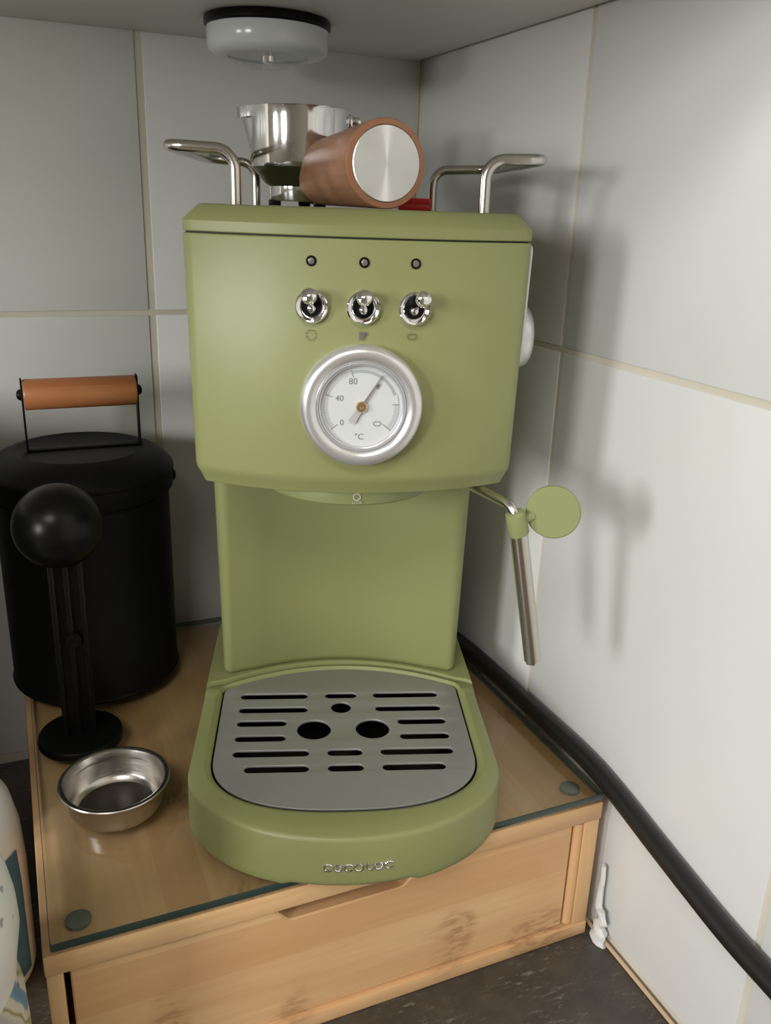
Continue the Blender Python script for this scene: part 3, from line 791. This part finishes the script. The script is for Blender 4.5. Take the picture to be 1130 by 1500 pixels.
for a in (200, 320, 80):
    b = MB(); x, y = 0.0150 * math.cos(math.radians(a)), 0.0150 * math.sin(math.radians(a))
    b.box(x - 0.0035, x + 0.0035, y - 0.003, y + 0.003, 0.0001, 0.0032, 0.0006); b.build('rubber_foot', BLACK, pt)

# red clip half hidden behind the cylinder
rc = thing('red_clip', 'small red plastic clip on the machine top beside the wooden cylinder', 'clip', MW @ Vector((0.0370, 0.046, 0.3100)), YAW)
b = MB(); b.box(-0.0085, 0.0090, -0.004, 0.004, 0.0, 0.0030, 0.0006); b.build('lower_jaw', RED, rc)
b = MB(); b.box(-0.0085, 0.0090, -0.004, 0.004, 0.0031, 0.0064, 0.0006); b.box(-0.0085, -0.005, -0.0036, 0.0036, 0.002, 0.0045)
for x in (0.002, 0.0045, 0.007): b.box(x - 0.0004, x + 0.0004, -0.0043, -0.0035, 0.0038, 0.0060)
b.build('upper_jaw', RED, rc)

# ---------------------------------------------------------------- things on the glass
# black canister
cn = thing('canister', 'black metal canister with wooden handled lid in the corner', 'canister', (0.0360, 0.5725, GT), 0)
b = MB(); b.lathe([(0, 0.0), (0.0535, 0.0), (0.0552, 0.0008), (0.0555, 0.0025), (0.0545, 0.0040), (0.0545, 0.1390), (0.0, 0.1390)], 96)
b.lathe([(0.0545, 0.1290), (0.0550, 0.1296), (0.0550, 0.1304), (0.0545, 0.1310)], 96)
b.build('canister_body', BLACKM, cn)
b = MB(); b.lathe([(0.0556, 0.1330), (0.0572, 0.1330), (0.0574, 0.1336), (0.0574, 0.1435), (0.0582, 0.1443), (0.0584, 0.1460), (0.0578, 0.1478), (0.0520, 0.1545), (0.0445, 0.1580), (0.0395, 0.1590), (0.0385, 0.1585), (0, 0.1588)], 96)
lid = b.build('canister_lid', BLACKM, cn)
b = MB(); w = 0.0075
for sx in (-1, 1):
    b.box(0.0035 + sx * 0.0345 - 0.0006, 0.0035 + sx * 0.0345 + 0.0006, -w / 2, w / 2, 0.1590, 0.2045, 0.0004)
b.box(0.0035 - 0.0345, 0.0035 + 0.0345, -w / 2, w / 2, 0.1588, 0.1600, 0.0004)
for sx in (-1, 1):
    b.lathe([(0, 0.0028), (0.0022, 0.0024), (0.0034, 0.0010), (0.0036, 0)], 20, Matrix.Translation((0.0035 + sx * 0.0351, 0, 0.1945)) @ Matrix.Rotation(sx * PI / 2, 4, 'Y'))
b.build('handle_bracket', BLACKM, lid)
b = MB(); b.lathe([(0, -0.0337), (0.0090, -0.0337), (0.0096, -0.0328), (0.0096, 0.0328), (0.0090, 0.0337), (0, 0.0337)], 40, Matrix.Translation((0.0035, 0, 0.1945)) @ Matrix.Rotation(PI / 2, 4, 'Y'))
b.build('wooden_grip', BEECH, lid)
b = MB(); b.lathe([(0, 0), (0.004, 0), (0.004, 0.002), (0.0025, 0.0032), (0, 0.0035)], 16, Matrix.Translation((0.0557, -0.006, 0.1375)) @ Matrix.Rotation(PI / 2, 4, 'Y')); b.build('lid_stud', BLACKM, lid)

# black tamper with ball knob
tp = thing('tamper', 'black tamper with ball knob and round base standing before the canister', 'tamper', (0.0170, 0.4835, GT), math.radians(-3))
b = MB(); b.lathe([(0, 0), (0.0240, 0), (0.0246, 0.0008), (0.0246, 0.0042), (0.0238, 0.0054), (0.012, 0.0064), (0, 0.0066)], 64); b.build('tamper_base', BLACK, tp)
b = MB()
for sx in (-1, 1):
    b.box(sx * 0.0078 - 0.0016, sx * 0.0078 + 0.0016, -0.006, 0.006, 0.0060, 0.1185, 0.0007)
b.box(-0.0070, 0.0070, -0.0022, 0.0022, 0.0060, 0.1185)
b.box(-0.0016, 0.0016, -0.0048, 0.0048, 0.0060, 0.1185, 0.0006)
b.build('tamper_stem', BLACK, tp)
b = MB(); b.lathe([(0, 0.0012), (0.0022, 0.0011), (0.0024, 0.0017), (0.0042, 0.0017), (0.0044, 0.0), (0.0044, -0.004)], 28, Matrix.Translation((0.001, -0.0062, 0.0705)) @ Matrix.Rotation(PI / 2, 4, 'X')); b.build('stem_rivet', BLACK, tp)
b = MB(); b.sphere((-0.0015, 0, 0.1385), 0.0243, 56, 0.97); b.build('ball_knob', BLACK, tp)

# filter basket
fb = thing('filter_basket', 'small round steel filter basket on the glass in front of tamper', 'filter basket', (0.0290, 0.4110, GT), 0)
b = MB()
bp = [(0.0200, 0.0010), (0.0200, 0.0), (0.0212, 0.0004), (0.0236, 0.0028), (0.0250, 0.0062), (0.0272, 0.0222), (0.0278, 0.0230), (0.0294, 0.0233), (0.0298, 0.0240), (0.0294, 0.0247), (0.0278, 0.0248), (0.0268, 0.0240), (0.0258, 0.0200), (0.0256, 0.0182), (0.0262, 0.0172), (0.0240, 0.0062), (0.0226, 0.0034), (0.0204, 0.0016)]
b.lathe([(p * 0.972, h * 0.76) for p, h in bp], 80)
b.build('basket_wall', BASKETSTEEL, fb)
def perforated():
    m = mat('perforated_steel', (0.34, 0.32, 0.29), 0.35, 1.0); n, L, bb = nodes(m)
    vo = N(m, 'ShaderNodeTexVoronoi'); vo.inputs['Scale'].default_value = 900; vo.inputs['Randomness'].default_value = 0.0
    L.new(coords(m), vo.inputs['Vector'])
    L.new(ramp(m, vo.outputs['Distance'], [(0.28, (0.02, 0.02, 0.02)), (0.36, (0.16, 0.15, 0.135))]), bb.inputs['Base Color'])
    return m
b = MB(); b.lathe([(0.0206, 0.0014), (0.0, 0.0014)], 64); b.lathe([(0.0206, 0.0008), (0.0, 0.0008)], 64); b.build('perforated_floor', perforated(), fb)

# ---------------------------------------------------------------- left of the box, on the worktop
bt = thing('white_bottle', 'white plastic bottle with teal label at the left edge', 'bottle', (-0.0555, 0.430, 0), 0)
b = MB(); b.lathe([(0, 0), (0.030, 0), (0.0345, 0.002), (0.0355, 0.006), (0.0365, 0.070), (0.0355, 0.094), (0.0320, 0.112), (0.0255, 0.126), (0.0165, 0.134), (0.0140, 0.136), (0.0140, 0.141), (0, 0.141)], 64); b.build('bottle_body', WHITEP, bt)
b = MB(); b.lathe([(0.0366, 0.010), (0.0372, 0.069), (0.0364, 0.0895)], 40, None, -PI * 0.92, -PI * 0.145); b.build('label', TEAL, bt)
b = MB(); b.lathe([(0.0152, 0.1390), (0.0160, 0.1395), (0.0160, 0.156), (0.0150, 0.158), (0, 0.158)], 40); b.build('cap', WHITEP, bt)
fj = thing('floral_jar', 'white jar with floral print in the bottom left corner', 'jar', (-0.0625, 0.293, 0), 0)
b = MB(); b.lathe([(0, 0), (0.036, 0), (0.040, 0.002), (0.0425, 0.010), (0.0435, 0.100), (0.0430, 0.118), (0.0410, 0.1285), (0.0420, 0.1380), (0.0443, 0.152), (0.0440, 0.162), (0.0425, 0.172), (0.0395, 0.182), (0.034, 0.190), (0.026, 0.195), (0.012, 0.197), (0, 0.197)], 72); b.build('jar_body', FLORAL, fj)
b = MB(); b.lathe([(0, 0.1972), (0.006, 0.1972), (0.005, 0.201), (0.0075, 0.205), (0.0075, 0.208), (0.004, 0.2105), (0, 0.211)], 28); b.build('lid_knob', WHITEP, fj)

bb = thing('shade_bin', 'added unseen dark grey bin that shades the wall left of the black canister', 'shade blocker', (-0.225, 0.505, 0), 0)  # added outside the view to cast shade on the wall beside the canister
STEELGREY = satin('dark_grey_metal', (0.07, 0.07, 0.072), 0.45, 0.1)
b = MB(); b.box(-0.095, 0.115, -0.10, 0.115, 0.004, 0.300, 0.012, 4); b.build('shade_bin_body', STEELGREY, bb)
b = MB(); b.box(-0.083, 0.103, -0.1035, -0.1003, 0.030, 0.265, 0.0012); door = b.build('shade_bin_door', STEELGREY, bb)
b = MB(); b.tube(round_path([(-0.03, -0.1035, 0.18), (-0.03, -0.120, 0.18), (0.03, -0.120, 0.18), (0.03, -0.1035, 0.18)], [0, 0.006, 0.006, 0], 6), 0.003, 12); b.build('handle', STEEL, door)
for x in (-0.075, 0.095):
    for y in (-0.08, 0.09):
        b = MB(); b.lathe([(0, 0.0002), (0.008, 0.0002), (0.007, 0.006), (0, 0.006)], 16, Matrix.Translation((x, y, 0))); b.build('rubber_foot', BLACK, bb)

# ---------------------------------------------------------------- cord along the wall
b = MB()
CX = WX - 0.0064
pts = [(0.240, 0.560, GT + 0.0064), (0.262, 0.553, GT + 0.0064), (0.280, 0.537, GT + 0.0064), (CX - 0.002, 0.505, GT + 0.0064), (CX, 0.455, GT + 0.0064), (CX, 0.404, GT + 0.0064), (CX, 0.352, GT + 0.0064), (CX, 0.322, GT + 0.0030), (CX, 0.288, GT - 0.004), (CX, 0.260, GT - 0.0095), (CX, 0.231, GT - 0.0145), (CX, 0.201, GT - 0.0170), (CX, 0.150, GT - 0.020), (CX, 0.05, GT - 0.022), (CX, -0.10, GT - 0.026)]
def smooth(p, n=8):
    P = [Vector(q) for q in p]; out = []
    for i in range(len(P) - 1):
        a, b_, c, d = P[max(i - 1, 0)], P[i], P[i + 1], P[min(i + 2, len(P) - 1)]
        for k in range(n):
            t = k / n; out.append(0.5 * ((2 * b_) + (c - a) * t + (2 * a - 5 * b_ + 4 * c - d) * t * t + (3 * b_ - a - 3 * c + d) * t ** 3))
    return out + [P[-1]]
b.tube(smooth(pts), 0.0056, 16)
tag(b.build('power_cord', CORD), 'thick black power cord running along the right tiled wall', 'cord')

# flake of white sealant beside the box
b = MB()
def lump(pts, rad, sx):
    K = len(pts); prev = None
    for (x, y, z), r_ in zip(pts, rad):
        cur = b.ring([(x + math.cos(2 * PI * k / 10) * r_ * sx * (1 + 0.15 * math.sin(k * 1.3 + z * 300)), y + math.sin(2 * PI * k / 10) * r_ * (1 + 0.18 * math.sin(k * 1.9 + z * 260)), z) for k in range(10)])
        if prev: b.skin(prev, cur)
        else: b.cap(cur, True)
        prev = cur
    b.cap(prev)
zs = [0.0002 + 0.0016 * k for k in range(15)]
lump([(0.2922, 0.3195 + 0.0012 * math.sin(k * 1.1), z) for k, z in enumerate(zs)], [0.0062 * (1 - 0.04 * k) + 0.0004 * math.sin(k * 1.6) for k in range(15)], 0.58)
lump([(0.2934, 0.3245, 0.020 + 0.0035 * k) for k in range(10)], [0.0030 - 0.00016 * k for k in range(10)], 0.6)
tag(b.build('sealant_scrap', CAULK), 'crumpled white sealant scrap between bamboo box and right wall', 'scrap')
